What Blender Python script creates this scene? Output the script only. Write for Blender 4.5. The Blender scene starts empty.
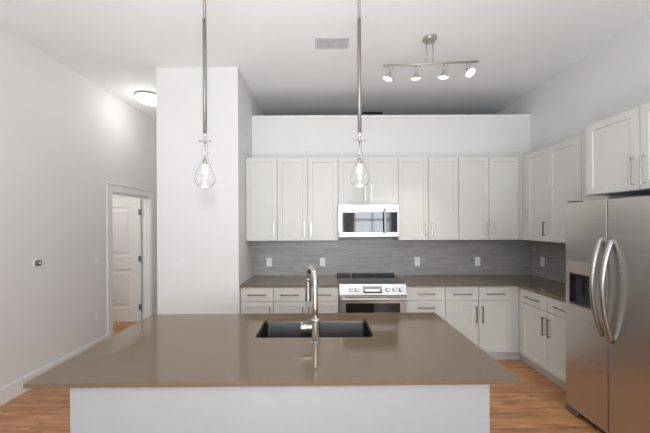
import bpy, bmesh, math, random
from mathutils import Vector, Matrix
random.seed(7)
PI = math.pi
scn = bpy.context.scene
C = scn.collection

# ------------------------------------------------------------ camera, sky, light, exposure
EYE = 1.59
F = 306.0
cam_d = bpy.data.cameras.new('camera')
cam = bpy.data.objects.new('camera', cam_d)
C.objects.link(cam)
cam.location = (0, 0, EYE)
cam.rotation_euler = (PI / 2, math.radians(0.25), 0)
cam_d.sensor_width = 36.0
cam_d.lens = F / 650.0 * 36.0
cam_d.shift_x = 1.0 / 650
cam_d.shift_y = 7.8 / 650
cam_d.clip_start = 0.03
scn.camera = cam

scn.view_settings.view_transform = 'Standard'
scn.view_settings.look = 'None'
scn.view_settings.gamma = 1.0
scn.view_settings.use_curve_mapping = False
scn.view_settings.exposure = 0.47

w = bpy.data.worlds.new('daylight_sky')
scn.world = w
w.use_nodes = True
w.node_tree.nodes['Background'].inputs[0].default_value = (0.86, 0.93, 1.0, 1)
w.node_tree.nodes['Background'].inputs[1].default_value = 3.0


def area(name, loc, rot, sx, sy, power, col=(1, 1, 1), spec=1.0):
    l = bpy.data.lights.new(name, 'AREA')
    l.shape = 'RECTANGLE'
    l.size = sx
    l.size_y = sy
    l.energy = power
    l.color = col
    l.specular_factor = spec
    o = bpy.data.objects.new(name, l)
    C.objects.link(o)
    o.location = loc
    o.rotation_euler = rot
    return o


def point(name, loc, power, r=0.05, col=(1, 1, 1)):
    l = bpy.data.lights.new(name, 'POINT')
    l.energy = power
    l.shadow_soft_size = r
    l.color = col
    o = bpy.data.objects.new(name, l)
    C.objects.link(o)
    o.location = loc
    return o


REAR = -3.6
WINS = [(-2.35, -0.95), (-0.65, 0.75), (1.05, 2.45)]
for (a, b), watts in zip(WINS, (13, 16, 28)):      # daylight through the three windows behind the camera
    area('window_daylight', ((a + b) / 2, REAR - 0.06, 1.75), (PI / 2, 0, 0), b - a - 0.1, 1.9, watts, (0.86, 0.935, 1.0))
fl_ = bpy.data.lights.new('camera_flash', 'SPOT')      # direct part of the strobe, above the lens, tilted up
fl_.energy = 54
fl_.spot_size = math.radians(120)
fl_.spot_blend = 1.0
fl_.shadow_soft_size = 0.05
fl_.color = (1.0, 0.985, 0.96)
fo = bpy.data.objects.new('camera_flash', fl_)
C.objects.link(fo)
fo.location = (0.0, -0.08, 1.87)
fo.rotation_euler = (math.radians(90 + 6), 0, math.radians(8))
bl = bpy.data.lights.new('bounce_fill', 'SPOT')      # added upward fill lamp to brighten ceiling and walls, like bounced flash
bl.energy = 240
bl.spot_size = math.radians(165)
bl.spot_blend = 1.0
bl.shadow_soft_size = 0.5
bl.color = (0.91, 0.955, 1.0)
bo = bpy.data.objects.new('bounce_fill', bl)
C.objects.link(bo)
bo.location = (-0.1, -0.25, 1.0)
bo.rotation_euler = (math.radians(180 - 13), 0, 0)

# ------------------------------------------------------------ materials
def new_mat(name):
    m = bpy.data.materials.new(name)
    m.use_nodes = True
    return m, m.node_tree.nodes, m.node_tree.links, m.node_tree.nodes['Principled BSDF']


def srgb(r, g, b):
    f = lambda c: (c / 255 / 12.92) if c / 255 <= 0.04045 else ((c / 255 + 0.055) / 1.055) ** 2.4
    return (f(r), f(g), f(b), 1)


def plain(name, rgb, rough=0.5, metal=0.0, noise=0.03, scale=12.0, spec=0.5, bump=0.0):
    m, N, L, p = new_mat(name)
    p.inputs['Roughness'].default_value = rough
    p.inputs['Metallic'].default_value = metal
    p.inputs['Specular IOR Level'].default_value = spec
    c = srgb(*rgb)
    t = N.new('ShaderNodeTexCoord')
    n = N.new('ShaderNodeTexNoise')
    n.inputs['Scale'].default_value = scale
    n.inputs['Detail'].default_value = 4
    L.new(t.outputs['Object'], n.inputs['Vector'])
    r = N.new('ShaderNodeValToRGB')
    r.color_ramp.elements[0].position = 0.3
    r.color_ramp.elements[1].position = 0.7
    r.color_ramp.elements[0].color = tuple(x * (1 - noise) for x in c[:3]) + (1,)
    r.color_ramp.elements[1].color = tuple(min(1, x * (1 + noise)) for x in c[:3]) + (1,)
    L.new(n.outputs['Fac'], r.inputs['Fac'])
    L.new(r.outputs['Color'], p.inputs['Base Color'])
    if bump:
        b = N.new('ShaderNodeBump')
        b.inputs['Strength'].default_value = bump
        b.inputs['Distance'].default_value = 0.002
        L.new(n.outputs['Fac'], b.inputs['Height'])
        L.new(b.outputs['Normal'], p.inputs['Normal'])
    return m


def steel(name, rgb, rough=0.3, axis='Z', streak=0.08):
    m, N, L, p = new_mat(name)
    p.inputs['Metallic'].default_value = 1.0
    c = srgb(*rgb)
    t = N.new('ShaderNodeTexCoord')
    mp = N.new('ShaderNodeMapping')
    sc = {'X': (1.5, 160, 160), 'Y': (160, 1.5, 160), 'Z': (160, 160, 1.5)}[axis]
    mp.inputs['Scale'].default_value = sc
    n = N.new('ShaderNodeTexNoise')
    n.inputs['Scale'].default_value = 1.0
    n.inputs['Detail'].default_value = 3
    L.new(t.outputs['Object'], mp.inputs['Vector'])
    L.new(mp.outputs['Vector'], n.inputs['Vector'])
    r = N.new('ShaderNodeValToRGB')
    r.color_ramp.elements[0].position = 0.3
    r.color_ramp.elements[1].position = 0.7
    r.color_ramp.elements[0].color = tuple(x * (1 - streak) for x in c[:3]) + (1,)
    r.color_ramp.elements[1].color = tuple(min(1, x * (1 + streak)) for x in c[:3]) + (1,)
    L.new(n.outputs['Fac'], r.inputs['Fac'])
    L.new(r.outputs['Color'], p.inputs['Base Color'])
    q = N.new('ShaderNodeMapRange')
    q.inputs['To Min'].default_value = rough * 0.8
    q.inputs['To Max'].default_value = rough * 1.2
    L.new(n.outputs['Fac'], q.inputs['Value'])
    L.new(q.outputs['Result'], p.inputs['Roughness'])
    return m


def emit(name, col, strength):
    m, N, L, p = new_mat(name)
    p.inputs['Base Color'].default_value = (0.9, 0.9, 0.88, 1)
    p.inputs['Emission Color'].default_value = (*col, 1)
    p.inputs['Emission Strength'].default_value = strength
    p.inputs['Roughness'].default_value = 0.4
    return m


def glass(name, tint=(1, 1, 1), rough=0.0, ior=1.45):
    m, N, L, p = new_mat(name)
    p.inputs['Base Color'].default_value = (*tint, 1)
    p.inputs['Transmission Weight'].default_value = 1.0
    p.inputs['Roughness'].default_value = rough
    p.inputs['IOR'].default_value = ior
    return m


def wood_floor_mat():
    m, N, L, p = new_mat('oak_plank_floor')
    t = N.new('ShaderNodeTexCoord')
    br = N.new('ShaderNodeTexBrick')
    br.offset = 0.37
    br.offset_frequency = 2
    br.inputs['Color1'].default_value = (0.15, 0.15, 0.15, 1)
    br.inputs['Color2'].default_value = (0.85, 0.85, 0.85, 1)
    br.inputs['Mortar'].default_value = (0.5, 0.5, 0.5, 1)
    br.inputs['Scale'].default_value = 1.0
    br.inputs['Mortar Size'].default_value = 0.0016
    br.inputs['Mortar Smooth'].default_value = 0.2
    br.inputs['Brick Width'].default_value = 1.15
    br.inputs['Row Height'].default_value = 0.125
    L.new(t.outputs['Object'], br.inputs['Vector'])
    # grain, stretched along the planks (x), shifted per plank
    add = N.new('ShaderNodeVectorMath'); add.operation = 'MULTIPLY_ADD'
    L.new(br.outputs['Color'], add.inputs[0])
    add.inputs[1].default_value = (7, 3, 5)
    L.new(t.outputs['Object'], add.inputs[2])
    mp = N.new('ShaderNodeMapping')
    mp.inputs['Scale'].default_value = (2.6, 34, 10)
    L.new(add.outputs['Vector'], mp.inputs['Vector'])
    n = N.new('ShaderNodeTexNoise')
    n.inputs['Scale'].default_value = 1.0
    n.inputs['Detail'].default_value = 7
    n.inputs['Roughness'].default_value = 0.62
    n.inputs['Distortion'].default_value = 0.9
    L.new(mp.outputs['Vector'], n.inputs['Vector'])
    ramp = N.new('ShaderNodeValToRGB')
    e = ramp.color_ramp.elements
    e[0].position = 0.30; e[0].color = srgb(118, 74, 46)
    e[1].position = 0.72; e[1].color = srgb(208, 164, 122)
    k = e.new(0.45); k.color = srgb(166, 116, 79)
    k = e.new(0.56); k.color = srgb(186, 137, 97)
    L.new(n.outputs['Fac'], ramp.inputs['Fac'])
    tone = N.new('ShaderNodeMapRange')
    tone.inputs['To Min'].default_value = 0.96
    tone.inputs['To Max'].default_value = 1.20
    L.new(br.outputs['Color'], tone.inputs['Value'])
    mul = N.new('ShaderNodeVectorMath'); mul.operation = 'SCALE'
    L.new(ramp.outputs['Color'], mul.inputs[0])
    L.new(tone.outputs['Result'], mul.inputs['Scale'])
    mix = N.new('ShaderNodeMix'); mix.data_type = 'RGBA'
    L.new(br.outputs['Fac'], mix.inputs['Factor'])
    L.new(mul.outputs['Vector'], mix.inputs['A'])
    mix.inputs['B'].default_value = srgb(104, 66, 42)
    L.new(mix.outputs['Result'], p.inputs['Base Color'])
    p.inputs['Roughness'].default_value = 0.38
    return m


def backsplash_mat():
    m, N, L, p = new_mat('linear_stone_tile')
    t = N.new('ShaderNodeTexCoord')
    mp = N.new('ShaderNodeMapping')
    mp.inputs['Rotation'].default_value = (PI / 2, 0, 0)      # brick rows run up the wall
    L.new(t.outputs['UV'], mp.inputs['Vector'])
    br = N.new('ShaderNodeTexBrick')
    br.offset = 0.41
    br.inputs['Color1'].default_value = srgb(150, 148, 145)
    br.inputs['Color2'].default_value = srgb(176, 173, 169)
    br.inputs['Mortar'].default_value = srgb(142, 141, 139)
    br.inputs['Scale'].default_value = 1.0
    br.inputs['Mortar Size'].default_value = 0.0012
    br.inputs['Brick Width'].default_value = 0.30
    br.inputs['Row Height'].default_value = 0.0165
    L.new(t.outputs['UV'], br.inputs['Vector'])
    st = N.new('ShaderNodeMapping')
    st.inputs['Scale'].default_value = (5, 120, 1)
    L.new(t.outputs['UV'], st.inputs['Vector'])
    n = N.new('ShaderNodeTexNoise')
    n.inputs['Scale'].default_value = 1.0
    n.inputs['Detail'].default_value = 4
    L.new(st.outputs['Vector'], n.inputs['Vector'])
    q = N.new('ShaderNodeMapRange')
    q.inputs['From Min'].default_value = 0.3
    q.inputs['From Max'].default_value = 0.7
    q.inputs['To Min'].default_value = 0.80
    q.inputs['To Max'].default_value = 1.15
    L.new(n.outputs['Fac'], q.inputs['Value'])
    mul = N.new('ShaderNodeVectorMath'); mul.operation = 'SCALE'
    L.new(br.outputs['Color'], mul.inputs[0])
    L.new(q.outputs['Result'], mul.inputs['Scale'])
    L.new(mul.outputs['Vector'], p.inputs['Base Color'])
    p.inputs['Roughness'].default_value = 0.32
    return m


def quartz_mat():
    m, N, L, p = new_mat('taupe_quartz')
    t = N.new('ShaderNodeTexCoord')
    n = N.new('ShaderNodeTexNoise')
    n.inputs['Scale'].default_value = 260
    n.inputs['Detail'].default_value = 2
    L.new(t.outputs['Object'], n.inputs['Vector'])
    r = N.new('ShaderNodeValToRGB')
    r.color_ramp.elements[0].position = 0.35
    r.color_ramp.elements[1].position = 0.65
    r.color_ramp.elements[0].color = srgb(112, 96, 79)
    r.color_ramp.elements[1].color = srgb(122, 105, 87)
    L.new(n.outputs['Fac'], r.inputs['Fac'])
    L.new(r.outputs['Color'], p.inputs['Base Color'])
    p.inputs['Roughness'].default_value = 0.085
    return m


M = dict(
    wall=plain('wall_paint', (228, 227, 226), 0.85, noise=0.01, scale=3),
    ceiling=plain('ceiling_paint', (244, 245, 245), 0.9, noise=0.01, scale=3),
    trim=plain('white_trim_paint', (236, 235, 233), 0.4, noise=0.01),
    cab=plain('cabinet_paint', (211, 210, 206), 0.42, noise=0.01, scale=4),
    toe=plain('toe_kick_paint', (205, 204, 202), 0.5, noise=0.02),
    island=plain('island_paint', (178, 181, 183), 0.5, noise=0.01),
    floor=wood_floor_mat(),
    tile=backsplash_mat(),
    quartz=quartz_mat(),
    steel_v=steel('brushed_steel_vertical', (176, 173, 169), 0.27, 'Z'),
    steel_h=steel('brushed_steel_horizontal', (182, 180, 177), 0.34, 'X'),
    steel_fridge=steel('brushed_steel_fridge', (206, 203, 199), 0.30, 'X', 0.07),
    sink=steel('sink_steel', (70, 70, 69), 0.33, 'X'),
    dispenser=plain('dispenser_plastic', (178, 168, 156), 0.4, 0.3),
    stem=plain('stem_nickel', (140, 134, 127), 0.5, 0.7),
    chrome=plain('chrome', (215, 212, 208), 0.12, 1.0),
    nickel=plain('satin_nickel', (186, 180, 172), 0.42, 0.85),
    handle=plain('brushed_handle', (150, 145, 140), 0.3, 1.0),
    handle_lt=plain('polished_handle', (205, 203, 200), 0.25, 1.0),
    black=plain('black_glass', (14, 14, 15), 0.06, 0.0, spec=0.6),
    mwglass=plain('door_glass', (34, 34, 36), 0.05, 0.0, spec=0.9),
    darkgrey=plain('dark_plastic', (38, 38, 40), 0.4),
    case=plain('grey_case', (70, 70, 72), 0.5),
    plate=plain('white_plastic', (240, 240, 238), 0.35),
    plate_wall=plain('wall_toned_plastic', (232, 231, 229), 0.5),
    slot=plain('socket_grey', (170, 170, 168), 0.5),
    vent=plain('vent_paint', (205, 205, 205), 0.5),
    ventdark=plain('vent_gap', (120, 120, 120), 0.7),
    hinge=plain('hinge_metal', (130, 128, 126), 0.35, 0.9),
    door=plain('door_paint', (226, 225, 222), 0.45, noise=0.01),
    glass=glass('clear_glass'),
    pane=glass('window_glass', ior=1.05),
    bulb=emit('warm_bulb', (1.0, 0.93, 0.83), 7),
    spot=emit('spot_lens', (1.0, 0.94, 0.85), 6),
    dome=emit('frosted_dome', (1.0, 0.97, 0.93), 4.5),
)


# ------------------------------------------------------------ mesh helpers
def link_mesh(name, bm, mat, parent=None, bevel=0.0, smooth=False, seg=2):
    me = bpy.data.meshes.new(name)
    bmesh.ops.recalc_face_normals(bm, faces=bm.faces)
    bm.to_mesh(me)
    bm.free()
    me.materials.append(mat)
    o = bpy.data.objects.new(name, me)
    C.objects.link(o)
    if parent:
        o.parent = parent
    if smooth:
        for p in me.polygons:
            p.use_smooth = True
    if bevel:
        b = o.modifiers.new('bevel', 'BEVEL')
        b.width = bevel
        b.segments = seg
        b.limit_method = 'ANGLE'
        b.angle_limit = math.radians(40)
    return o


def bx(bm, x0, x1, y0, y1, z0, z1):
    r = bmesh.ops.create_cube(bm, size=1.0)
    for v in r['verts']:
        v.co.x = x0 + (v.co.x + 0.5) * (x1 - x0)
        v.co.y = y0 + (v.co.y + 0.5) * (y1 - y0)
        v.co.z = z0 + (v.co.z + 0.5) * (z1 - z0)
    return r['verts']


def box(name, b, mat, parent=None, bevel=0.0):
    bm = bmesh.new()
    bx(bm, *b)
    return link_mesh(name, bm, mat, parent, bevel)


def boxes(name, bs, mat, parent=None, bevel=0.0):
    bm = bmesh.new()
    for b in bs:
        bx(bm, *b)
    return link_mesh(name, bm, mat, parent, bevel)


def cyl_to(bm, p0, p1, r0, r1=None, seg=24):
    p0, p1 = Vector(p0), Vector(p1)
    d = p1 - p0
    if r1 is None:
        r1 = r0
    q = Vector((0, 0, 1)).rotation_difference(d.normalized())
    mat = Matrix.Translation((p0 + p1) / 2) @ q.to_matrix().to_4x4()
    bmesh.ops.create_cone(bm, cap_ends=True, segments=seg, radius1=r0, radius2=r1, depth=d.length, matrix=mat)


def rod(name, p0, p1, r, mat, parent=None, r1=None, seg=24, bevel=0.0):
    bm = bmesh.new()
    cyl_to(bm, p0, p1, r, r1, seg)
    o = link_mesh(name, bm, mat, parent, bevel)
    for p in o.data.polygons:
        p.use_smooth = len(p.vertices) == 4
    return o


def tube(name, pts, r, mat, parent=None, seg=16, radii=None, flat=1.0):
    """swept tube; flat squashes the section along its second axis"""
    bm = bmesh.new()
    pts = [Vector(p) for p in pts]
    rings = []
    up = None
    for i, p in enumerate(pts):
        t = (pts[min(i + 1, len(pts) - 1)] - pts[max(i - 1, 0)]).normalized()
        if up is None:
            up = Vector((0, 0, 1)) if abs(t.z) < 0.9 else Vector((1, 0, 0))
        a = (up - t * up.dot(t)).normalized()
        b = t.cross(a)
        up = a
        rr = radii[i] if radii else r
        rings.append([bm.verts.new(p + a * math.cos(k * 2 * PI / seg) * rr * flat + b * math.sin(k * 2 * PI / seg) * rr) for k in range(seg)])
    for r0_, r1_ in zip(rings, rings[1:]):
        for k in range(seg):
            bm.faces.new((r0_[k], r0_[(k + 1) % seg], r1_[(k + 1) % seg], r1_[k]))
    bm.faces.new(rings[0])
    bm.faces.new(rings[-1])
    o = link_mesh(name, bm, mat, parent)
    for p in o.data.polygons:
        p.use_smooth = len(p.vertices) == 4
    return o


def lathe(name, prof, mat, parent=None, seg=32, center=(0, 0, 0), closed=False, axis=None):
    bm = bmesh.new()
    rings = []
    for r, z in prof:
        if r < 1e-6:
            rings.append([bm.verts.new((0, 0, z))])
        else:
            rings.append([bm.verts.new((r * math.cos(k * 2 * PI / seg), r * math.sin(k * 2 * PI / seg), z)) for k in range(seg)])
    pairs = list(zip(rings, rings[1:]))
    if closed:
        pairs.append((rings[-1], rings[0]))
    for a, b in pairs:
        for k in range(seg):
            k2 = (k + 1) % seg
            if len(a) == 1 and len(b) == 1:
                continue
            if len(a) == 1:
                bm.faces.new((a[0], b[k], b[k2]))
            elif len(b) == 1:
                bm.faces.new((a[k], a[k2], b[0]))
            else:
                bm.faces.new((a[k], a[k2], b[k2], b[k]))
    if axis is not None:
        q = Vector((0, 0, 1)).rotation_difference(Vector(axis).normalized())
        bm.transform(q.to_matrix().to_4x4())
    bm.transform(Matrix.Translation(Vector(center)))
    o = link_mesh(name, bm, mat, parent, smooth=True)
    o.data.set_sharp_from_angle(angle=math.radians(35))
    return o


def thing(name, label, cat, loc=(0, 0, 0), rz=0.0, group=None):
    o = bpy.data.objects.new(name, None)
    o.empty_display_size = 0.1
    C.objects.link(o)
    o.location = loc
    o.rotation_euler = (0, 0, rz)
    o['label'] = label
    o['category'] = cat
    if group:
        o['group'] = group
    return o


def tag(o, label, cat, group=None):
    o['label'] = label
    o['category'] = cat
    if group:
        o['group'] = group
    return o


def struct(o):
    o['kind'] = 'structure'
    return o


# ------------------------------------------------------------ room shell
XWL, XWR = -2.87, 2.80          # left and right room walls
CEIL = EYE + 1.78
D = 4.14                        # back wall of the kitchen
XP, XP0, DP = -0.967, -1.888, 3.46   # the pier: right side, left side, front
FAR = 5.26
LEDGE = EYE + 1.472
ROOMX = -4.6                    # room behind the open door

struct(box('floor', (ROOMX - 0.2, XWR + 0.15, REAR - 0.2, FAR + 0.4, -0.1, 0.0), M['floor']))
struct(box('ceiling', (ROOMX - 0.2, XWR + 0.15, REAR - 0.2, FAR + 0.4, CEIL, CEIL + 0.1), M['ceiling']))
# left wall with the door opening
DO0, DO1, DOH = 4.13, 5.05, 2.045
struct(boxes('wall_left', [(XWL - 0.12, XWL, REAR, DO0, 0, CEIL), (XWL - 0.12, XWL, DO1, FAR, 0, CEIL),
                           (XWL - 0.12, XWL, DO0, DO1, DOH, CEIL)], M['wall']))
struct(box('wall_right', (XWR, XWR + 0.12, REAR, FAR, 0, CEIL), M['wall']))
struct(box('wall_pier', (XP0, XP, DP, FAR, 0, CEIL), M['wall']))
struct(box('wall_back', (XP, XWR, D, D + 0.14, 0, LEDGE - 0.03), M['wall']))
struct(box('trim_1', (XP, XWR, D - 0.012, D + 0.155, LEDGE - 0.03, LEDGE), M['trim'], bevel=0.003))
struct(box('wall_far', (ROOMX, XWR + 0.12, FAR, FAR + 0.12, 0, CEIL), M['wall']))
struct(box('wall_side_room', (ROOMX - 0.12, ROOMX, 2.2, FAR + 0.12, 0, CEIL), M['wall']))
struct(box('wall_side_room_front', (ROOMX, XWL - 0.12, 2.2, 2.32, 0, CEIL), M['wall']))
# rear wall with three windows
zs, zh = 0.75, 2.75
segs = [(XWL - 0.12, XWR + 0.12, REAR - 0.14, REAR, 0, zs), (XWL - 0.12, XWR + 0.12, REAR - 0.14, REAR, zh, CEIL)]
edges = [XWL - 0.12] + [v for ab in WINS for v in ab] + [XWR + 0.12]
for i in range(0, len(edges), 2):
    segs.append((edges[i], edges[i + 1], REAR - 0.14, REAR, zs, zh))
struct(boxes('wall_rear', segs, M['wall']))
for i, (a, b) in enumerate(WINS):
    wroot = bpy.data.objects.new('window_%d' % (i + 1), None)
    C.objects.link(wroot)
    wroot.location = ((a + b) / 2, REAR, zs)
    struct(wroot)
    W = (b - a) / 2
    H = zh - zs
    boxes('window_frame', [(-W, -W + 0.06, -0.11, -0.02, 0, H), (W - 0.06, W, -0.11, -0.02, 0, H),
                           (-W + 0.06, W - 0.06, -0.11, -0.02, 0, 0.06), (-W + 0.06, W - 0.06, -0.11, -0.02, H - 0.06, H),
                           (-W + 0.06, W - 0.06, -0.10, -0.03, H / 2 - 0.03, H / 2 + 0.03),
                           (-0.02, 0.02, -0.095, -0.035, 0.06, H / 2 - 0.03), (-0.02, 0.02, -0.095, -0.035, H / 2 + 0.03, H - 0.06)], M['trim'], wroot)
    box('window_pane', (-W + 0.06, W - 0.06, -0.125, -0.119, 0.06, H - 0.06), M['pane'], wroot)
    box('window_sill', (-W - 0.04, W + 0.04, 0.0, 0.05, -0.04, -0.005), M['trim'], wroot, 0.004)


def baseboard(name, b):
    x0, x1, y0, y1 = b
    bm = bmesh.new()
    bx(bm, x0, x1, y0, y1, 0, 0.15)
    return struct(link_mesh(name, bm, M['trim'], None, 0.006))


baseboard('baseboard_left', (XWL, XWL + 0.016, REAR, DO0 - 0.10))
baseboard('baseboard_hall', (XWL, XWL + 0.016, DO1 + 0.10, FAR))
baseboard('baseboard_far', (XWL + 0.016, XP0, FAR - 0.016, FAR))
baseboard('baseboard_pier', (XP0, XP, DP - 0.016, DP))
baseboard('baseboard_right', (XWR - 0.016, XWR, REAR, 1.6))
baseboard('baseboard_side_room', (ROOMX, XWL - 0.12, FAR - 0.016, FAR))

# door casing and jamb of the open doorway, leaf swung into the side room
t2 = bmesh.new()
cw = 0.095
for x0, x1 in ((XWL, XWL + 0.018), (XWL - 0.138, XWL - 0.12)):
    bx(t2, x0, x1, DO0 - cw, DO0, 0, DOH + cw)
    bx(t2, x0, x1, DO1, DO1 + cw, 0, DOH + cw)
    bx(t2, x0, x1, DO0, DO1, DOH, DOH + cw)
bx(t2, XWL, XWL + 0.030, DO0 - cw - 0.012, DO1 + cw + 0.012, DOH + cw, DOH + cw + 0.022)
bx(t2, XWL - 0.12, XWL, DO0, DO0 + 0.015, 0, DOH)
bx(t2, XWL - 0.12, XWL, DO1 - 0.015, DO1, 0, DOH)
bx(t2, XWL - 0.12, XWL, DO0 + 0.015, DO1 - 0.015, DOH - 0.015, DOH)
bx(t2, XWL - 0.075, XWL - 0.04, DO1 - 0.026, DO1 - 0.015, 0, DOH - 0.015)
struct(link_mesh('trim_2', t2, M['trim'], None, 0.003))

dr = bpy.data.objects.new('door_1', None)
C.objects.link(dr)
dr.location = (XWL - 0.127, DO1 - 0.020, 0)
struct(dr)
LW, LT = 0.875, 0.035


def panel_leaf(bm, w, h, t, panels, rec):
    """slab in x(-w..0), z, front at y=-t, recessed panels cut as grid"""
    xs = sorted({-w, 0.0} | {p[0] for p in panels} | {p[1] for p in panels})
    zs_ = sorted({0.0, h} | {p[2] for p in panels} | {p[3] for p in panels})
    for side in (-1, 1):
        y = -t if side < 0 else 0.0
        for i in range(len(xs) - 1):
            for j in range(len(zs_) - 1):
                x0, x1, z0, z1 = xs[i], xs[i + 1], zs_[j], zs_[j + 1]
                cx, cz = (x0 + x1) / 2, (z0 + z1) / 2
                if any(p[0] < cx < p[1] and p[2] < cz < p[3] for p in panels):
                    yi = y - side * rec
                    loops = []
                    for (ins, yy) in ((0, y), (0.006, yi), (0.045, yi), (0.075, y - side * rec * 0.25)):
                        loops.append([bm.verts.new(v) for v in ((x0 + ins, yy, z0 + ins), (x1 - ins, yy, z0 + ins), (x1 - ins, yy, z1 - ins), (x0 + ins, yy, z1 - ins))])
                    for a, b in zip(loops, loops[1:]):
                        for k in range(4):
                            bm.faces.new((a[k], a[(k + 1) % 4], b[(k + 1) % 4], b[k]))
                    bm.faces.new(loops[-1])
                else:
                    bm.faces.new([bm.verts.new(v) for v in ((x0, y, z0), (x1, y, z0), (x1, y, z1), (x0, y, z1))])
    for q in (((-w, 0), (-w, h)), ((0, 0), (0, h)), ((-w, 0), (0, 0)), ((-w, h), (0, h))):
        (xa, za), (xb, zb) = q
        bm.faces.new([bm.verts.new(v) for v in ((xa, -t, za), (xb, -t, zb), (xb, 0, zb), (xa, 0, za))])
    bmesh.ops.remove_doubles(bm, verts=bm.verts, dist=1e-5)


bm = bmesh.new()
panel_leaf(bm, LW, DOH - 0.03, LT, [(-LW + 0.15, -0.15, 0.23, 0.86), (-LW + 0.15, -0.15, 1.07, DOH - 0.17)], 0.012)
leaf = link_mesh('door_leaf', bm, M['door'], dr)
leaf.location = (0, 0, 0.008)
for z in (0.25, 1.04, 1.80):
    hb = bmesh.new()
    cyl_to(hb, (0.008, -LT - 0.008, z - 0.05), (0.008, -LT - 0.008, z + 0.05), 0.008, seg=12)
    bx(hb, -0.032, 0.006, -LT - 0.004, -LT - 0.0005, z - 0.048, z + 0.048)
    link_mesh('hinge', hb, M['hinge'], dr)
kn = lathe('door_knob', [(0, 0), (0.032, 0), (0.032, 0.008), (0.012, 0.012), (0.012, 0.035), (0.026, 0.045), (0.028, 0.06), (0.018, 0.072), (0, 0.074)],
           M['nickel'], dr, center=(-LW + 0.07, -LT, 0.98), axis=(0, -1, 0))

# ------------------------------------------------------------ cabinetry
ZUB, ZUT = EYE - 0.202, EYE + 0.826     # upper cabinets
ZC = EYE - 0.693                        # counter surface
CT = 0.022                              # counter thickness
TOE = 0.105
ZBT = ZC - CT                           # top of base carcass


def shaker(name, w, h, mat, parent, loc, rail=0.057, t=0.019, rec=0.008):
    """door front: outer face at y=-t, recessed field"""
    bm = bmesh.new()
    x0, x1, z0, z1 = 0, w, 0, h
    def ring(i, y):
        return [bm.verts.new(v) for v in ((x0 + i, y, z0 + i), (x1 - i, y, z0 + i), (x1 - i, y, z1 - i), (x0 + i, y, z1 - i))]
    L = [ring(0, 0), ring(0, -t + 0.0015), ring(0.0015, -t), ring(rail, -t), ring(rail + 0.004, -t + rec), ]
    for a, b in zip(L, L[1:]):
        for k in range(4):
            bm.faces.new((a[k], a[(k + 1) % 4], b[(k + 1) % 4], b[k]))
    bm.faces.new(L[0]); bm.faces.new(L[-1])
    o = link_mesh(name, bm, mat, parent)
    o.location = loc
    return o


def slab(name, w, h, mat, parent, loc, t=0.019):
    o = box(name, (0, w, -t, 0, 0, h), mat, parent, 0.0015)
    o.location = loc
    return o


def bar_handle(parent, x, z, length, vertical=True, mat=None, t=0.019, name='handle', r=0.0055, so=0.032):
    mat = mat or M['handle']
    bm = bmesh.new()
    L = length / 2
    y = -t - so
    if vertical:
        bx(bm, x - r, x + r, y - r, y + r, z - L, z + L)
        for s in (-1, 1):
            bx(bm, x - r * 0.8, x + r * 0.8, y + r, -t, z + s * (L - 0.012) - r * .8, z + s * (L - 0.012) + r * .8)
    else:
        bx(bm, x - L, x + L, y - r, y + r, z - r, z + r)
        for s in (-1, 1):
            bx(bm, x + s * (L - 0.012) - r * .8, x + s * (L - 0.012) + r * .8, y + r, -t, z - r * .8, z + r * .8)
    return link_mesh(name, bm, mat, parent, 0.0015)


G = 0.003   # reveal between fronts


def upper(label, x, y, z, w, h, depth, doors, rz=0.0, hm=None, hl=0.16, dw=None, hz=None, group='wall cabinets'):
    """doors: list of handle sides 'L','R' or None"""
    c = thing('wall_cabinet', label, 'cabinet', (x, y, z), rz, group)
    box('cabinet_body', (0.001, w - 0.001, 0, depth, 0, h), M['cab'], c)
    n = len(doors)
    ws = dw or [w / n] * n
    px = 0
    for hs, dwid in zip(doors, ws):
        d = shaker('cabinet_door', dwid - 2 * G, h - 2 * G, M['cab'], c, (px + G, 0, G))
        if hs:
            hx = dwid - 2 * G - 0.035 if hs == 'R' else 0.035
            bar_handle(d, hx, (hz if hz is not None else 0.06) + hl / 2, hl, True, hm or M['handle_lt'])
        px += dwid
    return c


UD = 0.345      # upper carcass depth; faces at D - .345 - .019
UY = D - UD - 0.002
sU = F / (UY - 0.019)
ux = lambda px: (px - 324) / sU
cuts = [247.3, 277.3, 338.2, 398.3, 458.7, 519.5]
labs = ['narrow single door white wall cabinet at the far left against the side wall',
        'double door white wall cabinet left of the microwave',
        'short double door white wall cabinet directly above the microwave',
        'double door white wall cabinet just right of the microwave',
        'double door white wall cabinet nearest the corner on the back wall']
hs = [['R'], ['R', 'L'], ['R', 'L'], ['R', 'L'], ['R', 'L']]
for i in range(5):
    x0, x1 = ux(cuts[i]), ux(cuts[i + 1])
    if i == 0:
        x0 = XP + 0.004
    if i == 2:
        zb = EYE + 19.8 / 82 + 0.004
        upper(labs[i], x0, UY, zb, x1 - x0, ZUT - zb, UD, hs[i], hl=0.20, hz=0.04)
    else:
        upper(labs[i], x0, UY, ZUB, x1 - x0, ZUT - ZUB, UD, hs[i])
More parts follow.
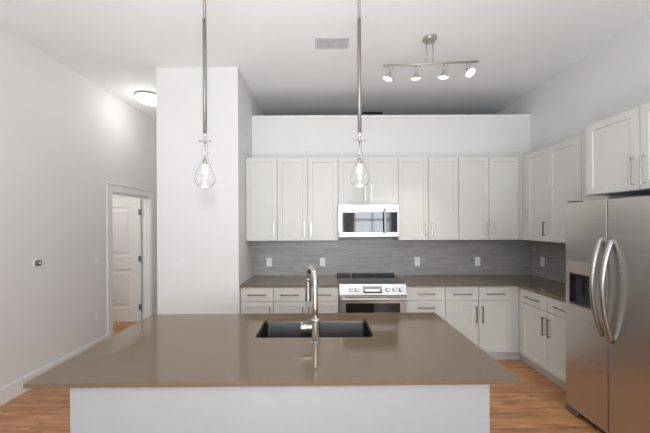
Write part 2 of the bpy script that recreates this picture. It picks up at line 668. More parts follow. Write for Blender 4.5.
# corner: filler of the back run, filler of the right run
XUF = 2.43 + 0.019              # carcass face of the right upper run
fx0 = ux(519.5)
f = thing('corner_filler', 'flat white filler strips closing the inner corner of the wall cabinets', 'cabinet filler', (fx0, UY, ZUB))
box('filler_strip', (0.001, XUF - fx0 - 0.001, -0.017, 0.0, 0, ZUT - ZUB), M['cab'], f)
RZ = -PI / 2
ry0 = UY - 0.020                # right run begins here
d1a, d1b, d2b = 3.675, 3.315, 2.885
box('filler_panel', (XUF - fx0 + 0.001, XUF - fx0 + 0.018, d1a - UY + 0.002, -0.019, 0, ZUT - ZUB), M['cab'], f)
cc = upper('double door white wall cabinet on the right wall beside the fridge cabinet', XUF, d1a, ZUB, d1a - d2b, ZUT - ZUB, XWR - XUF - 0.003,
           ['R', None], RZ, M['handle'], dw=[d1a - d1b, d1b - d2b])
fp = tag(box('tall_filler', (XUF - 0.019, XWR - 0.003, 2.612, d2b - 0.003, ZUB, ZUT), M['cab']),
         'flat white panel between the right wall cabinet and the fridge cabinet', 'cabinet filler')
# cabinet over the fridge
XOF = 2.228 + 0.019
zof = EYE + 0.233
upper('deep double door white wall cabinet above the steel refrigerator', XOF, 2.600, zof, 0.885, ZUT - zof, XWR - XOF - 0.003,
      ['R', 'L'], RZ, M['handle_lt'], hl=0.21, hz=0.03)

# base cabinets -----------------------------------------------------------
BD = 0.60
BY = D - BD - 0.003            # carcass face
sB = F / (BY - 0.019)
bxp = lambda px: (px - 324) / sB
BG = 'base cabinets under the counters'


def base(label, x, y, w, depth, spec, rz=0.0, dl=0.12):
    """spec: 'dd' drawers over doors -> list of columns; 'stack' -> three drawers"""
    c = thing('base_cabinet', label, 'cabinet', (x, y, 0), rz, BG)
    box('cabinet_body', (0.001, w - 0.001, 0, depth, TOE, ZBT - 0.001), M['cab'], c)
    box('toe_kick', (0.001, w - 0.001, 0.045, 0.06, 0.0, TOE), M['toe'], c)
    ztop = ZBT - 0.012
    dh = 0.158
    if spec == 'stack':
        zz = ztop
        for h in (dh, 0.285, 0.285):
            h = min(h, zz - TOE)
            zz -= h
            d = slab('drawer', w - 2 * G, h - 2 * G, M['cab'], c, (G, 0, zz + G))
            bar_handle(d, w / 2 - G, h - G * 2 - 0.075 if h > 0.2 else h / 2, dl + 0.08, False)
    else:
        cols, px = spec, 0
        for hs_, cwid in cols:
            d = slab('drawer', cwid - 2 * G, dh - 2 * G, M['cab'], c, (px + G, 0, ztop - dh + G))
            bar_handle(d, cwid / 2 - G, dh / 2 - G, dl + 0.09, False)
            hd = ztop - dh - TOE - 0.002
            e = shaker('cabinet_door', cwid - 2 * G, hd - 2 * G, M['cab'], c, (px + G, 0, TOE + 0.002 + G))
            hx = cwid - 2 * G - 0.032 if hs_ == 'R' else 0.032
            bar_handle(e, hx, hd - 0.06 - 0.095, 0.19, True)
            px += cwid
    return c


RL, RR = (338.8 - 324) / 87.6, (406 - 324) / 87.6     # range bay
a0, a1, a2 = XP + 0.004, bxp(273.0), RL - 0.004
base('narrow white base cabinet with one drawer and one door beside the pier', a0, BY, a1 - a0, BD, [('R', a1 - a0)])
base('white base cabinet with two drawers and two doors left of the range', a1, BY, a2 - a1, BD, [('R', (a2 - a1) / 2), ('L', (a2 - a1) / 2)])
b0, b1, b2 = RR + 0.004, bxp(445.3), bxp(511.3)
base('white base cabinet of stacked drawers right of the range', b0, BY, b1 - b0, BD, 'stack')
base('white base cabinet with two drawers and two doors nearest the back corner', b1, BY, b2 - b1, BD, [('R', (b2 - b1) / 2), ('L', (b2 - b1) / 2)])
XBF = 2.225 + 0.019            # right run carcass face
f = thing('corner_filler', 'flat white filler strips in the inner corner of the base cabinets', 'cabinet filler', (b2, BY, 0))
box('filler_strip', (0.001, XBF - b2 - 0.001, -0.005, 0.012, TOE, ZBT - 0.001), M['cab'], f)
box('toe_kick', (0.001, XBF - b2 + 0.045, 0.045, 0.06, 0, TOE), M['toe'], f)
rb0, rb1 = 3.475, 2.628
box('filler_panel', (XBF - b2 + 0.001, XBF - b2 + 0.016, rb0 - BY + 0.002, -0.006, TOE, ZBT - 0.001), M['cab'], f)
box('toe_return', (XBF - b2 + 0.046, XBF - b2 + 0.06, rb0 - BY + 0.002, 0.044, 0, TOE), M['toe'], f)
mid = 3.05
base('white base cabinet with two drawers and two doors on the right wall beside the refrigerator', XBF, rb0, rb0 - rb1, XWR - XBF - 0.004,
     [('R', rb0 - mid), ('L', mid - rb1)], RZ)

# counters -------------------------------------------------------------
CF = D - 0.645
tag(box('countertop', (XP + 0.001, RL - 0.003, CF, D - 0.003, ZBT, ZC), M['quartz'], None, 0.002),
    'short taupe quartz worktop between the pier and the range', 'countertop')
bm = bmesh.new()
XCF = 2.200
pts = [(RR + 0.003, CF), (XCF, CF), (XCF, rb1 + 0.001), (XWR - 0.002, rb1 + 0.001), (XWR - 0.002, D - 0.003), (RR + 0.003, D - 0.003)]
top = [bm.verts.new((x, y, ZC)) for x, y in pts]
bot = [bm.verts.new((x, y, ZBT)) for x, y in pts]
bm.faces.new(top); bm.faces.new(bot[::-1])
for k in range(6):
    bm.faces.new((top[k], bot[k], bot[(k + 1) % 6], top[(k + 1) % 6]))
tag(link_mesh('countertop', bm, M['quartz'], None, 0.002), 'L shaped taupe quartz worktop running from the range round the corner', 'countertop')


def tile_panel(name, axis, a, b, pos, z0, z1, thick=0.010):
    """flat tiled slab with UVs in metres"""
    bm = bmesh.new()
    if axis == 'x':
        bx(bm, a, b, pos - thick, pos, z0, z1)
    else:
        bx(bm, pos - thick, pos, a, b, z0, z1)
    uv = bm.loops.layers.uv.new('uv')
    for f_ in bm.faces:
        for l in f_.loops:
            l[uv].uv = ((l.vert.co.x if axis == 'x' else -l.vert.co.y + 0.7), l.vert.co.z)
    return struct(link_mesh(name, bm, M['tile']))


tile_panel('trim_3', 'x', XP + 0.001, XWR - 0.012, D - 0.0005 + 0.0, ZC + 0.001, ZUB - 0.001)
tile_panel('trim_4', 'y', rb1 + 0.001, D - 0.001, XWR - 0.0005, ZC + 0.001, ZUB - 0.001)


# outlets and switches ---------------------------------------------------
def outlet(label, loc, rz=0.0, kind='outlet', gang=1, pale=False):
    o = thing('power_outlet' if kind == 'outlet' else 'light_switch', label, 'outlet' if kind == 'outlet' else 'switch', loc, rz,
              'wall outlets' if kind == 'outlet' else 'wall switches')
    W = 0.036 + 0.023 * (gang - 1)
    pm = M['plate_wall'] if pale else M['plate']
    box('cover_plate', (-W, W, -0.006, 0, -0.058, 0.058), pm, o, 0.002)
    if kind == 'outlet':
        for z in (-0.021, 0.021):
            bm = bmesh.new()
            bx(bm, -0.017, 0.017, -0.0085, -0.006, z - 0.014, z + 0.014)
            s = link_mesh('socket', bm, pm, o, 0.001)
            boxes('socket_slots', [(-0.008, -0.005, -0.0092, -0.0086, z - 0.006, z + 0.006), (0.005, 0.008, -0.0092, -0.0086, z - 0.006, z + 0.006)], M['slot'], s)
    else:
        for g in range(gang):
            cx = (g - (gang - 1) / 2) * 0.046
            s = box('rocker', (cx - 0.016, cx + 0.016, -0.0105, -0.006, -0.033, 0.033), pm, o, 0.002)
    return o


sD = F / (D - 0.01)
for px, lab in ((269, 'white wall outlet on the back tiles nearest the pier'), (322.5, 'white wall outlet on the back tiles just left of the range'),
                (417, 'white wall outlet on the back tiles just right of the range'), (477.3, 'white wall outlet on the back tiles nearest the corner')):
    outlet(lab, ((px - 324) / sD, D - 0.0105, EYE - 37.6 / sD))
yo = 2.79 * F / (542.7 - 324)
outlet('white wall outlet on the right wall tiles beside the refrigerator', (XWR - 0.0105, yo, EYE - 38.5 * yo / F), RZ)
outlet('pale double light switch on the pier front', ((179 - 324) * DP / F, DP - 0.0005, EYE - 37 * DP / F), 0, 'switch', 2, True)
yl = 2.87 * F / (324 - 97.5)
outlet('pale light switch on the left wall just before the doorway', (XWL + 0.0005, yl, EYE - 34.5 * yl / F), PI / 2, 'switch', 1, True)
outlet('pale wall outlet low on the left wall just before the doorway', (XWL + 0.0005, yl, EYE - 90 * yl / F), PI / 2, pale=True)

# small round wall control
yt = 2.87 * F / (324 - 36.3)
tc = thing('thermostat', 'small round wall control with grey dial on the left wall', 'thermostat', (XWL + 0.0005, yt, EYE - 37.5 * yt / F), PI / 2)
lathe('wall_plate', [(0, 0), (0.044, 0), (0.044, 0.006), (0.040, 0.010), (0, 0.010)], M['plate'], tc, axis=(0, -1, 0))
lathe('dial', [(0.0, 0.0), (0.030, 0.0), (0.028, 0.022), (0.022, 0.026), (0, 0.026)], M['hinge'], tc, center=(0, -0.010, 0), axis=(0, -1, 0))
box('dial_face', (-0.012, 0.012, -0.0375, -0.0362, -0.007, 0.007), M['plate'], tc)

# ------------------------------------------------------------ island
ISL = math.radians(0.45)
isl_o = (-0.23, 1.87)
T = Matrix.Translation((isl_o[0], isl_o[1], 0)) @ Matrix.Rotation(ISL, 4, 'Z') @ Matrix.Translation((-isl_o[0], -isl_o[1], 0))
IX0, IX1, IY0, IY1 = -1.328, 0.866, 1.352, 2.385
SX0, SX1, SY0, SY1 = -0.428, 0.304, 1.873, 2.256
bm = bmesh.new()
rc = 0.03


def rrect(x0, x1, y0, y1, r, n=5):
    out = []
    for cx, cy, a in ((x1 - r, y0 + r, -PI / 2), (x1 - r, y1 - r, 0), (x0 + r, y1 - r, PI / 2), (x0 + r, y0 + r, PI)):
        for k in range(n + 1):
            t = a + k * PI / 2 / n
            out.append((cx + r * math.cos(t), cy + r * math.sin(t)))
    return out


hole = rrect(SX0, SX1, SY0, SY1, rc)
outer = [(IX1, IY0), (IX1, IY1), (IX0, IY1), (IX0, IY0)]
tops = []
for z in (ZC, ZC - CT):
    hv = [bm.verts.new((x, y, z)) for x, y in hole]
    ov = [bm.verts.new((x, y, z)) for x, y in outer]
    n = 6
    for c_ in range(4):
        for k in range(5):
            bm.faces.new((ov[c_], hv[c_ * n + k], hv[c_ * n + k + 1]))
        c2 = (c_ + 1) % 4
        bm.faces.new((ov[c_], hv[c_ * n + 5], hv[(c2 * n) % 24], ov[c2]))
    tops.append((hv, ov))
(h0, o0), (h1, o1) = tops
for k in range(24):
    bm.faces.new((h0[k], h1[k], h1[(k + 1) % 24], h0[(k + 1) % 24]))
for k in range(4):
    bm.faces.new((o0[k], o1[k], o1[(k + 1) % 4], o0[(k + 1) % 4]))
bm.transform(T)
tag(link_mesh('island_countertop', bm, M['quartz']), 'large taupe quartz worktop of the kitchen island with a sink cut-out', 'countertop')

ib = thing('kitchen_island', 'plain white panelled base under the kitchen island worktop', 'kitchen island', (isl_o[0], isl_o[1], 0), ISL)
ox, oy = isl_o
bx0, bx1, by0, by1 = -1.160 - ox, 0.752 - ox, 1.395 - oy, 2.345 - oy
zt = ZC - CT - 0.001
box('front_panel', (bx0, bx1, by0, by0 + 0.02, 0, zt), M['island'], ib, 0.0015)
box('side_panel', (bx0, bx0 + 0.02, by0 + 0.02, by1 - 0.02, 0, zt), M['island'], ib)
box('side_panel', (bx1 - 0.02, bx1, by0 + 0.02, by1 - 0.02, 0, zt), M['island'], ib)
box('rear_frame', (bx0, bx1, by1 - 0.02, by1, TOE, zt), M['cab'], ib)
box('toe_kick', (bx0 + 0.02, bx1 - 0.02, by1 - 0.08, by1 - 0.065, 0, TOE), M['toe'], ib)
nd = 4
dw_ = (bx1 - bx0) / nd
for k in range(nd):
    e = shaker('cabinet_door', dw_ - 2 * G, zt - TOE - 0.01, M['cab'], ib, (bx0 + (k + 1) * dw_ - G, by1, TOE + 0.004))
    e.rotation_euler = (0, 0, PI)
    bar_handle(e, 0.035 if k % 2 == 0 else dw_ - 2 * G - 0.035, zt - TOE - 0.16, 0.19, True)

# sink basin -----------------------------------------------------------
sk = thing('kitchen_sink', 'wide undermount stainless steel sink basin set into the island', 'sink', (0, 0, 0))
bm = bmesh.new()
rings = []
zr = ZC - CT - 0.001
dep = 0.235
levels = [(SX0 - 0.018, SX1 + 0.018, SY0 - 0.018, SY1 + 0.018, 0.045, zr - 0.003), (SX0 - 0.018, SX1 + 0.018, SY0 - 0.018, SY1 + 0.018, 0.045, zr),
          (SX0 - 0.002, SX1 + 0.002, SY0 - 0.002, SY1 + 0.002, rc, zr), (SX0, SX1, SY0, SY1, rc, zr - 0.006),
          (SX0 + 0.006, SX1 - 0.006, SY0 + 0.006, SY1 - 0.006, rc, zr - dep + 0.02), (SX0 + 0.012, SX1 - 0.012, SY0 + 0.012, SY1 - 0.012, rc, zr - dep + 0.006),
          (SX0 + 0.03, SX1 - 0.03, SY0 + 0.03, SY1 - 0.03, rc, zr - dep), (-0.10, 0.0, 2.02, 2.12, 0.049, zr - dep - 0.004)]
for L_ in levels:
    rings.append([bm.verts.new((x, y, L_[5])) for x, y in rrect(*L_[:5])])
for a, b in zip(rings, rings[1:]):
    for k in range(24):
        bm.faces.new((a[k], a[(k + 1) % 24], b[(k + 1) % 24], b[k]))
bm.faces.new(rings[-1])
bm.transform(T)
o = link_mesh('basin', bm, M['sink'], sk, smooth=True)
o.data.set_sharp_from_angle(angle=math.radians(50))
so_ = o.modifiers.new('solid', 'SOLIDIFY'); so_.thickness = 0.0015; so_.offset = 1
lathe('drain', [(0, 0.0), (0.042, 0.0), (0.044, 0.003), (0.036, 0.004), (0.034, 0.001), (0.0, 0.001)], M['chrome'], sk,
      center=(T @ Vector((-0.05, 2.07, zr - dep - 0.003))))

# faucet ---------------------------------------------------------------
fx, fy = -0.053, 1.800
fa = thing('kitchen_faucet', 'tall chrome pull-down gooseneck faucet standing at the near edge of the sink', 'faucet', (fx, fy, ZC + 0.0003))
lathe('faucet_body', [(0, 0), (0.030, 0), (0.030, 0.005), (0.0235, 0.008), (0.0235, 0.118), (0.0265, 0.121), (0.0265, 0.133), (0.020, 0.138), (0, 0.138)], M['chrome'], fa)
sp = []
dirn = Vector((-0.30, 1.0, 0)).normalized()
for z in (0.136, 0.20, 0.27, 0.335):
    sp.append(Vector((0, 0, z)))
R_ = 0.087
for k in range(1, 17):
    t = PI - k * PI / 16
    sp.append(dirn * (R_ + R_ * math.cos(t)) + Vector((0, 0, 0.340 + R_ * math.sin(t))))
sp.append(dirn * (2 * R_) + Vector((0, 0, 0.32)))
tube('spout', sp, 0.0155, M['chrome'], fa, 20)
e0 = dirn * (2 * R_)
lathe('spray_head', [(0, 0.325), (0.0165, 0.325), (0.0175, 0.30), (0.0205, 0.225), (0.0215, 0.205), (0.019, 0.202), (0, 0.202)], M['handle'], fa, center=e0)
hp = bmesh.new()
cyl_to(hp, (-0.020, 0, 0.088), (-0.052, 0, 0.088), 0.0165)
cyl_to(hp, (-0.052, 0, 0.088), (-0.085, 0.0, 0.088), 0.020)
o = link_mesh('handle', hp, M['chrome'], fa, 0.002)
lv = tube('lever', [(-0.072, -0.004, 0.098), (-0.075, -0.02, 0.118), (-0.078, -0.045, 0.128)], 0.0045, M['chrome'], o, 10)

# ------------------------------------------------------------ range
rg = thing('range', 'stainless steel electric range with black glass cooktop between the base cabinets', 'stove', ((RL + RR) / 2, CF, 0))
hw = (RR - RL) / 2 - 0.001
RD = D - CF - 0.014
box('oven_body', (-hw, hw, 0.03, RD, 0.10, ZC - 0.012), M['case'], rg)
box('toe_panel', (-hw, hw, 0.07, 0.09, 0, 0.10), M['darkgrey'], rg)
box('cooktop', (-hw, hw, -0.005, RD, ZC - 0.011, ZC + 0.006), M['black'], rg, 0.003)
for (bx_, by_, br_) in ((-0.2, 0.18, 0.09), (0.2, 0.18, 0.075), (-0.2, 0.45, 0.075), (0.2, 0.45, 0.1)):
    lathe('burner_ring', [(br_, 0), (br_, 0.0006), (br_ - 0.003, 0.0006), (br_ - 0.003, 0)], M['case'], rg, center=(bx_, by_, ZC + 0.0061), closed=True)
boxes('rear_trim', [(-hw, -0.21, RD - 0.055, RD, ZC + 0.006, ZC + 0.034), (-0.185, hw, RD - 0.055, RD, ZC + 0.006, ZC + 0.034)], M['darkgrey'], rg, 0.004)
# sloped control panel
bm = bmesh.new()
pz0, pz1 = ZC - 0.115, ZC + 0.010
prof = [(-0.030, pz0), (-0.012, pz1), (0.029, pz1), (0.029, pz0)]
va = [bm.verts.new((-hw, y, z)) for y, z in prof]
vb = [bm.verts.new((hw, y, z)) for y, z in prof]
bm.faces.new(va); bm.faces.new(vb[::-1])
for k in range(4):
    bm.faces.new((va[k], vb[k], vb[(k + 1) % 4], va[(k + 1) % 4]))
cp = link_mesh('control_panel', bm, M['steel_h'], rg, 0.003)
pn = Vector((0, -(pz1 - pz0), 0.018)).normalized()


def on_panel(x, s, off=0.0):
    """point on the sloped face, s = 0..1 upward"""
    return Vector((x, -0.030 + 0.018 * s, pz0 + (pz1 - pz0) * s)) + pn * off


bm = bmesh.new()
q = []
for off in (0.0, 0.002):
    q.append([bm.verts.new(on_panel(x, s, off)) for x, s in ((-0.115, 0.20), (0.105, 0.20), (0.105, 0.82), (-0.115, 0.82))])
bm.faces.new(q[0]); bm.faces.new(q[1])
for k in range(4):
    bm.faces.new((q[0][k], q[0][(k + 1) % 4], q[1][(k + 1) % 4], q[1][k]))
disp = link_mesh('display', bm, M['black'], cp)
bm = bmesh.new()
q = []
for off in (0.002, 0.003):
    q.append([bm.verts.new(on_panel(x, s, off)) for x, s in ((-0.085, 0.34), (0.075, 0.34), (0.075, 0.56), (-0.085, 0.56))])
bm.faces.new(q[0]); bm.faces.new(q[1])
for k in range(4):
    bm.faces.new((q[0][k], q[0][(k + 1) % 4], q[1][(k + 1) % 4], q[1][k]))
link_mesh('button_strip', bm, M['steel_h'], disp)
for kx in (-0.245, -0.180, 0.165, 0.245, 0.315):
    pc = on_panel(kx, 0.52)
    bm_ = lathe('knob', [(0, 0), (0.026, 0), (0.026, 0.004), (0.021, 0.007), (0.019, 0.026), (0.016, 0.029), (0, 0.029)], M['steel_h'], rg, 24, center=pc, axis=pn)
# oven door
zd1 = pz0 - 0.006
od = box('oven_door', (-hw + 0.003, hw - 0.003, -0.025, 0.029, 0.32, zd1), M['steel_h'], rg, 0.004)
box('door_window', (-hw + 0.075, hw - 0.075, -0.0275, -0.0252, 0.42, zd1 - 0.085), M['black'], od, 0.001)
hb = bmesh.new()
cyl_to(hb, (-hw + 0.02, -0.075, zd1 - 0.028), (hw - 0.02, -0.075, zd1 - 0.028), 0.0125)
for s in (-1, 1):
    bx(hb, s * (hw - 0.05) - 0.012, s * (hw - 0.05) + 0.012, -0.075, -0.025, zd1 - 0.036, zd1 - 0.020)
o = link_mesh('oven_handle', hb, M['steel_h'], od)
dw2 = box('warming_drawer', (-hw + 0.003, hw - 0.003, -0.025, 0.029, 0.105, 0.315), M['steel_h'], rg, 0.004)

# ------------------------------------------------------------ microwave
my = 3.715
sM = F / my
mx0, mx1 = ux(338.2) + 0.002, ux(398.3) - 0.002
mz0, mz1 = EYE - 13.6 / sM, EYE + 19.8 / sM
mw = thing('microwave', 'stainless steel over-the-range microwave hung under the short wall cabinet', 'microwave', ((mx0 + mx1) / 2, my, mz0))
W2 = (mx1 - mx0) / 2
MH = mz1 - mz0
box('microwave_body', (-W2, W2, 0.02, D - my - 0.016, 0.004, MH), M['case'], mw)
px_ = lambda p: (p - 368.3) / sM
pz_ = lambda p: (237.9 - p) / sM
box('top_band', (-W2, W2, 0.0, 0.02, pz_(212.6), MH), M['steel_h'], mw, 0.002)
box('bottom_band', (-W2, W2, 0.0, 0.02, 0.008, pz_(232.3)), M['steel_h'], mw, 0.002)
box('side_band', (-W2, px_(341.5), 0.0, 0.02, pz_(232.3), pz_(212.6)), M['steel_h'], mw)
box('side_band', (px_(396.7), W2, 0.0, 0.02, pz_(232.3), pz_(212.6)), M['steel_h'], mw)
box('door_window', (px_(341.5) + .0005, px_(386.5), 0.003, 0.02, pz_(232.3), pz_(212.6)), M['mwglass'], mw, 0.001)
pnl = box('keypad', (px_(386.5) + 0.002, px_(396.7) - .0005, 0.003, 0.02, pz_(232.3), pz_(212.6)), M['black'], mw, 0.001)
mh = bmesh.new()
cyl_to(mh, (px_(383.8), -0.035, pz_(233.5)), (px_(383.8), -0.035, pz_(209)), 0.011)
for z in (pz_(231), pz_(211.4)):
    cyl_to(mh, (px_(383.8), -0.035, z), (px_(383.8), 0.004, z), 0.007, seg=12)
link_mesh('door_handle', mh, M['steel_v'], mw)
box('vent_grille', (-W2 + 0.01, W2 - 0.01, 0.03, 0.30, -0.004, 0.003), M['darkgrey'], mw)

# ------------------------------------------------------------ refrigerator
XF = 2.053
FY0, FY1, FSP = 2.606, 1.692, 2.220   # far edge, near edge, door split
fr = thing('refrigerator', 'stainless steel side-by-side refrigerator with ice dispenser against the right wall', 'refrigerator', (XF, FY0, 0), RZ)
# local: x towards the camera along the front, y into the wall
FW = FY0 - FY1
sp_ = FY0 - FSP
FH = EYE + 0.173
DT = 0.065
box('case', (0.004, FW - 0.004, DT + 0.012, XWR - XF - 0.03, 0.05, FH - 0.012), M['case'], fr, 0.004)


def fridge_door(name, x0, x1, hole_=None):
    bm = bmesh.new()
    z0, z1 = 0.058, FH
    if not hole_:
        bx(bm, x0, x1, 0, DT, z0, z1)
        return link_mesh(name, bm, M['steel_fridge'], fr, 0.008, seg=3)
    hx0, hx1, hz0, hz1, hd_ = hole_
    # frame faces around recess, on one shell
    xs = [x0, hx0, hx1, x1]
    zz = [z0, hz0, hz1, z1]
    for i in range(3):
        for j in range(3):
            if i == 1 and j == 1:
                a = [(xs[1], 0, zz[1]), (xs[2], 0, zz[1]), (xs[2], 0, zz[2]), (xs[1], 0, zz[2])]
                b = [(x, hd_, z) for x, _, z in a]
                for k in range(4):
                    bm.faces.new([bm.verts.new(v) for v in (a[k], a[(k + 1) % 4], b[(k + 1) % 4], b[k])])
                bm.faces.new([bm.verts.new(v) for v in b])
            else:
                bm.faces.new([bm.verts.new(v) for v in ((xs[i], 0, zz[j]), (xs[i + 1], 0, zz[j]), (xs[i + 1], 0, zz[j + 1]), (xs[i], 0, zz[j + 1]))])
    P = [(x0, z0), (x1, z0), (x1, z1), (x0, z1)]
    G4 = {0: [(x0, z0), (hx0, z0), (hx1, z0), (x1, z0)]}
    bm.faces.new([bm.verts.new((x, DT, z)) for x, z in P])
    for ja in range(3):
        for xe in (x0, x1):
            bm.faces.new([bm.verts.new(v) for v in ((xe, 0, zz[ja]), (xe, 0, zz[ja + 1]), (xe, DT, zz[ja + 1]), (xe, DT, zz[ja]))])
        for ze in (z0, z1):
            bm.faces.new([bm.verts.new(v) for v in ((xs[ja], 0, ze), (xs[ja + 1], 0, ze), (xs[ja + 1], DT, ze), (xs[ja], DT, ze))])
    bmesh.ops.remove_doubles(bm, verts=bm.verts, dist=1e-5)
    return link_mesh(name, bm, M['steel_fridge'], fr, 0.004, seg=2)


dx0, dx1 = FY0 - 2.568, FY0 - 2.335
dz0, dz1 = 0.925, 1.180
fd = fridge_door('freezer_door', 0.0, sp_ - 0.003, (dx0, dx1, dz0, dz1, 0.060))
fridge_door('fresh_food_door', sp_ + 0.003, FW)
# dispenser trim
ds = boxes('dispenser_trim', [(dx0 - 0.012, dx0, -0.004, 0.0, dz0 - 0.012, dz1 + 0.10), (dx1, dx1 + 0.012, -0.004, 0.0, dz0 - 0.012, dz1 + 0.10),
                              (dx0, dx1, -0.004, 0.0, dz0 - 0.012, dz0), (dx0, dx1, -0.004, 0.0, dz1, dz1 + 0.10)], M['dispenser'], fd)
box('cavity_lining', (dx0 + 0.001, dx1 - 0.001, 0.052, 0.059, dz0 + 0.001, dz1 - 0.001), M['case'], fd)
boxes('cavity_walls', [(dx0 + 0.001, dx0 + 0.004, 0.002, 0.052, dz0 + 0.001, dz1 - 0.001), (dx1 - 0.004, dx1 - 0.001, 0.002, 0.052, dz0 + 0.001, dz1 - 0.001),
                       (dx0 + 0.004, dx1 - 0.004, 0.002, 0.052, dz1 - 0.02, dz1 - 0.001)], M['darkgrey'], fd)
box('drip_tray', (dx0 + 0.005, dx1 - 0.005, -0.002, 0.051, dz0 + 0.001, dz0 + 0.012), M['case'], fd, 0.002)
for xx in ((dx0 * 2 + dx1) / 3, (dx0 + 2 * dx1) / 3):
    box('dispenser_paddle', (xx - 0.022, xx + 0.022, 0.028, 0.036, dz0 + 0.07, dz1 - 0.04), M['darkgrey'], fd, 0.004)


def bow(x, z0, z1, nm='fridge_handle'):
    pts_, rr = [], []
    n = 22
    for k in range(n + 1):
        t = k / n
        pts_.append((x, 0.004 - 0.078 * math.sin(PI * t) ** 0.75, z0 + (z1 - z0) * t))
        rr.append(0.0165)
    return tube(nm, pts_, 0.0165, M['chrome_h'], fr, 18, rr)


M['chrome_h'] = steel('polished_bow_handle', (176, 175, 173), 0.22, 'Z', 0.04)
bow(sp_ - 0.042, 0.760, 1.490)
bow(sp_ + 0.040, 0.740, 1.480)
box('base_grille', (0.03, FW - 0.01, 0.035, 0.060, 0.018, 0.055), M['darkgrey'], fr)
bm = bmesh.new()
bx(bm, 0.0, 0.12, -0.004, 0.045, 0.020, 0.050)
link_mesh('hinge_cover', bm, M['hinge'], fr, 0.008)
for xx in (0.05, FW - 0.05):
    rod('leveling_foot', (xx, 0.10, 0), (xx, 0.10, 0.05), 0.018, M['darkgrey'], fr)
box('top_hinge', (0.01, 0.07, 0.01, 0.10, FH + 0.0002, FH + 0.012), M['case'], fr, 0.003)

# ------------------------------------------------------------ pendants
PD = 1.87
PG = 'clear glass pendant lamps over the island'


def pendant(label, px):
    x = (px - 324) * PD / F
    p = thing('pendant_lamp', label, 'lamp', (x, PD, CEIL), 0, PG)
    zl = lambda z: z - CEIL
    lathe('canopy', [(0, 0), (0.06, 0), (0.06, -0.018), (0.045, -0.028), (0, -0.028)], M['nickel'], p)
    rod('stem', (0, 0, -0.026), (0, 0, zl(2.845)), 0.0085, M['stem'], p)
    rod('stem_sleeve', (0, 0, zl(2.845)), (0, 0, zl(2.150)), 0.0115, M['stem'], p)
    lathe('swivel_ball', [(0, 0.014), (0.008, 0.011), (0.012, 0.003), (0.012, -0.003), (0.008, -0.011), (0, -0.014)], M['chrome'], p, center=(0, 0, zl(2.139)))
    cb = bmesh.new()
    cyl_to(cb, (-0.030, 0, zl(2.102)), (0.030, 0, zl(2.102)), 0.0035, seg=12)
    for s in (-1, 1):
        cyl_to(cb, (s * 0.028, 0, zl(2.102)), (s * 0.036, 0, zl(2.102)), 0.006, seg=12)
    cyl_to(cb, (0, 0, zl(2.128)), (0, 0, zl(2.092)), 0.009, seg=16)
    link_mesh('thumb_screw', cb, M['chrome'], p)
    g = [(0.013, 2.096), (0.0135, 2.06), (0.015, 2.02), (0.020, 1.985), (0.032, 1.955), (0.047, 1.925), (0.0565, 1.895), (0.060, 1.872),
         (0.057, 1.850), (0.046, 1.831), (0.026, 1.820), (0.0, 1.817)]
    inner = [(max(r - 0.002, 0), z + (0.002 if i >= 9 else 0)) for i, (r, z) in enumerate(g)]
    prof = [(r, zl(z)) for r, z in g] + [(r, zl(z)) for r, z in inner[::-1]]
    sh = lathe('glass_shade', prof, M['glass'], p, 40, closed=True)
    rod('socket', (0, 0, zl(2.094)), (0, 0, zl(1.990)), 0.004, M['chrome'], p)
    rod('socket_cup', (0, 0, zl(1.990)), (0, 0, zl(1.957)), 0.013, M['nickel'], p)
    lathe('bulb', [(0, zl(1.9565)), (0.010, zl(1.956)), (0.012, zl(1.945)), (0.016, zl(1.925)), (0.0165, zl(1.914)), (0.012, zl(1.901)), (0, zl(1.895))], M['bulb'], p, 24)
    return p


pendant('left clear glass teardrop pendant hanging over the island before the pier', 205.3)
pendant('right clear glass teardrop pendant hanging over the island before the microwave', 360)
for px in (205, 360):
    point('pendant_glow', ((px - 324) * PD / F, PD, 1.80), 0.8, 0.04, (1.0, 0.84, 0.66))

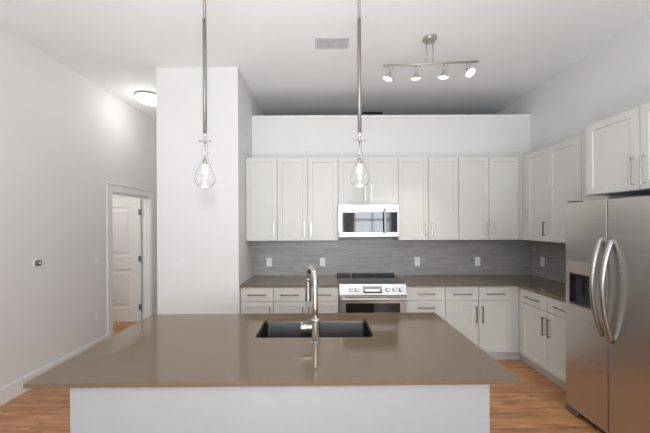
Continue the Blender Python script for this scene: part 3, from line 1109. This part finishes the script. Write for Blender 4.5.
# ------------------------------------------------------------ track light
tr = thing('track_light', 'brushed nickel ceiling track light with four lit spot heads', 'ceiling light', (1.02, 2.93, CEIL), math.radians(-4.5))
lathe('canopy', [(0, 0), (0.067, 0), (0.067, -0.016), (0.055, -0.030), (0, -0.030)], M['nickel'], tr)
for s in (-1, 1):
    rod('drop_rod', (s * 0.030, 0, -0.028), (s * 0.030, 0, -0.240), 0.005, M['nickel'], tr)
rod('track_bar', (-0.445, 0, -0.246), (0.445, 0, -0.246), 0.009, M['nickel'], tr)
aims = [(-0.375, (-0.42, 0.05, -1)), (-0.13, (0.0, 0.20, -1)), (0.135, (-0.12, 0.16, -1)), (0.345, (0.30, -0.55, -0.85))]
for hx, aim in aims:
    a = Vector(aim).normalized()
    h = rod('head_stem', (hx, 0, -0.254), (hx, 0, -0.312), 0.006, M['nickel'], tr)
    c0 = Vector((hx, 0, -0.316)) + a * 0.004
    kn_ = rod('aiming_pin', (hx + 0.006, 0, -0.306), (hx + 0.034, 0, -0.270), 0.0045, M['nickel'], tr)
    sh_ = lathe('spot_shade', [(0, -0.012), (0.013, -0.012), (0.016, 0.010), (0.022, 0.028), (0.043, 0.050), (0.046, 0.060), (0.043, 0.060), (0.040, 0.052), (0.019, 0.030), (0, 0.028)],
                M['handle_lt'], tr, 28, center=c0, axis=a)
    lathe('lamp_lens', [(0, 0.033), (0.020, 0.033), (0.0415, 0.056), (0.036, 0.064), (0.0, 0.068)], M['spot'], sh_, 28, center=c0, axis=a)
    l = bpy.data.lights.new('spot_glow', 'SPOT')
    l.energy = 6 if hx > 0.3 else 19
    l.spot_size = math.radians(72)
    l.spot_blend = 0.8
    l.shadow_soft_size = 0.03
    l.color = (1.0, 0.92, 0.80)
    lo = bpy.data.objects.new('spot_glow', l)
    C.objects.link(lo)
    Rz = Matrix.Rotation(math.radians(-4.5), 4, 'Z')
    wd = Rz.to_3x3() @ a
    lo.location = Vector((1.02, 2.93, CEIL)) + Rz.to_3x3() @ (c0 + a * 0.085)
    lo.rotation_euler = wd.to_track_quat('-Z', 'Y').to_euler()

# ------------------------------------------------------------ hall ceiling lamp
fl = thing('ceiling_lamp', 'round frosted flush lamp lit on the hall ceiling beside the pier', 'ceiling light', (-2.40, 4.22, CEIL))
lathe('mounting_ring', [(0, 0), (0.172, 0), (0.176, -0.018), (0.168, -0.026), (0, -0.026)], M['nickel'], fl, 40)
lathe('glass_dome', [(0.0, -0.0265), (0.160, -0.0265), (0.158, -0.050), (0.135, -0.082), (0.085, -0.102), (0.03, -0.109), (0, -0.110)], M['dome'], fl, 40)
lathe('finial', [(0, -0.110), (0.012, -0.110), (0.010, -0.124), (0, -0.128)], M['nickel'], fl, 16)
point('hall_glow', (-2.40, 4.22, CEIL - 0.30), 2.2, 0.12, (1.0, 0.96, 0.91))
point('side_room_fill', (-3.8, 3.7, 2.6), 22, 0.3, (1.0, 0.97, 0.94))  # unseen fill lamp added in the side room to light the door leaf

# ------------------------------------------------------------ ceiling vents
def vent(label, x, y, wx, wy, split, mat_f, mat_b):
    v = thing('ceiling_vent', label, 'vent', (x, y, CEIL), 0, 'ceiling vents')
    bw = 0.018
    boxes('vent_frame', [(-wx, wx, -wy, -wy + bw, -0.006, -0.0003), (-wx, wx, wy - bw, wy, -0.006, -0.0003),
                         (-wx, -wx + bw, -wy + bw, wy - bw, -0.006, -0.0003), (wx - bw, wx, -wy + bw, wy - bw, -0.006, -0.0003)] +
          ([(-0.008, 0.008, -wy + bw, wy - bw, -0.006, -0.0003)] if split else []), mat_f, v)
    box('vent_back', (-wx + bw, wx - bw, -wy + bw, wy - bw, -0.0022, -0.0004), mat_b, v)
    n = 7
    for k in range(n):
        y0 = -wy + bw + (k + 0.35) * (2 * wy - 2 * bw) / n
        bm = bmesh.new()
        if split:
            bx(bm, -wx + bw, -0.008, y0, y0 + 0.009, -0.007, -0.0024)
            bx(bm, 0.008, wx - bw, y0, y0 + 0.009, -0.007, -0.0024)
        else:
            bx(bm, -wx + bw, wx - bw, y0, y0 + 0.009, -0.007, -0.0024)
        link_mesh('louver', bm, mat_f, v)
    return v


vent('white two-bank air vent in the kitchen ceiling between pendant and track light', (332.7 - 324) / 101.6, 3.005, 0.165, 0.092, True, M['vent'], M['ventdark'])
vent('dark slot air vent in the ceiling beyond the half-height wall', (373 - 324) / 62.5, 4.90, 0.16, 0.05, False, M['case'], M['darkgrey'])
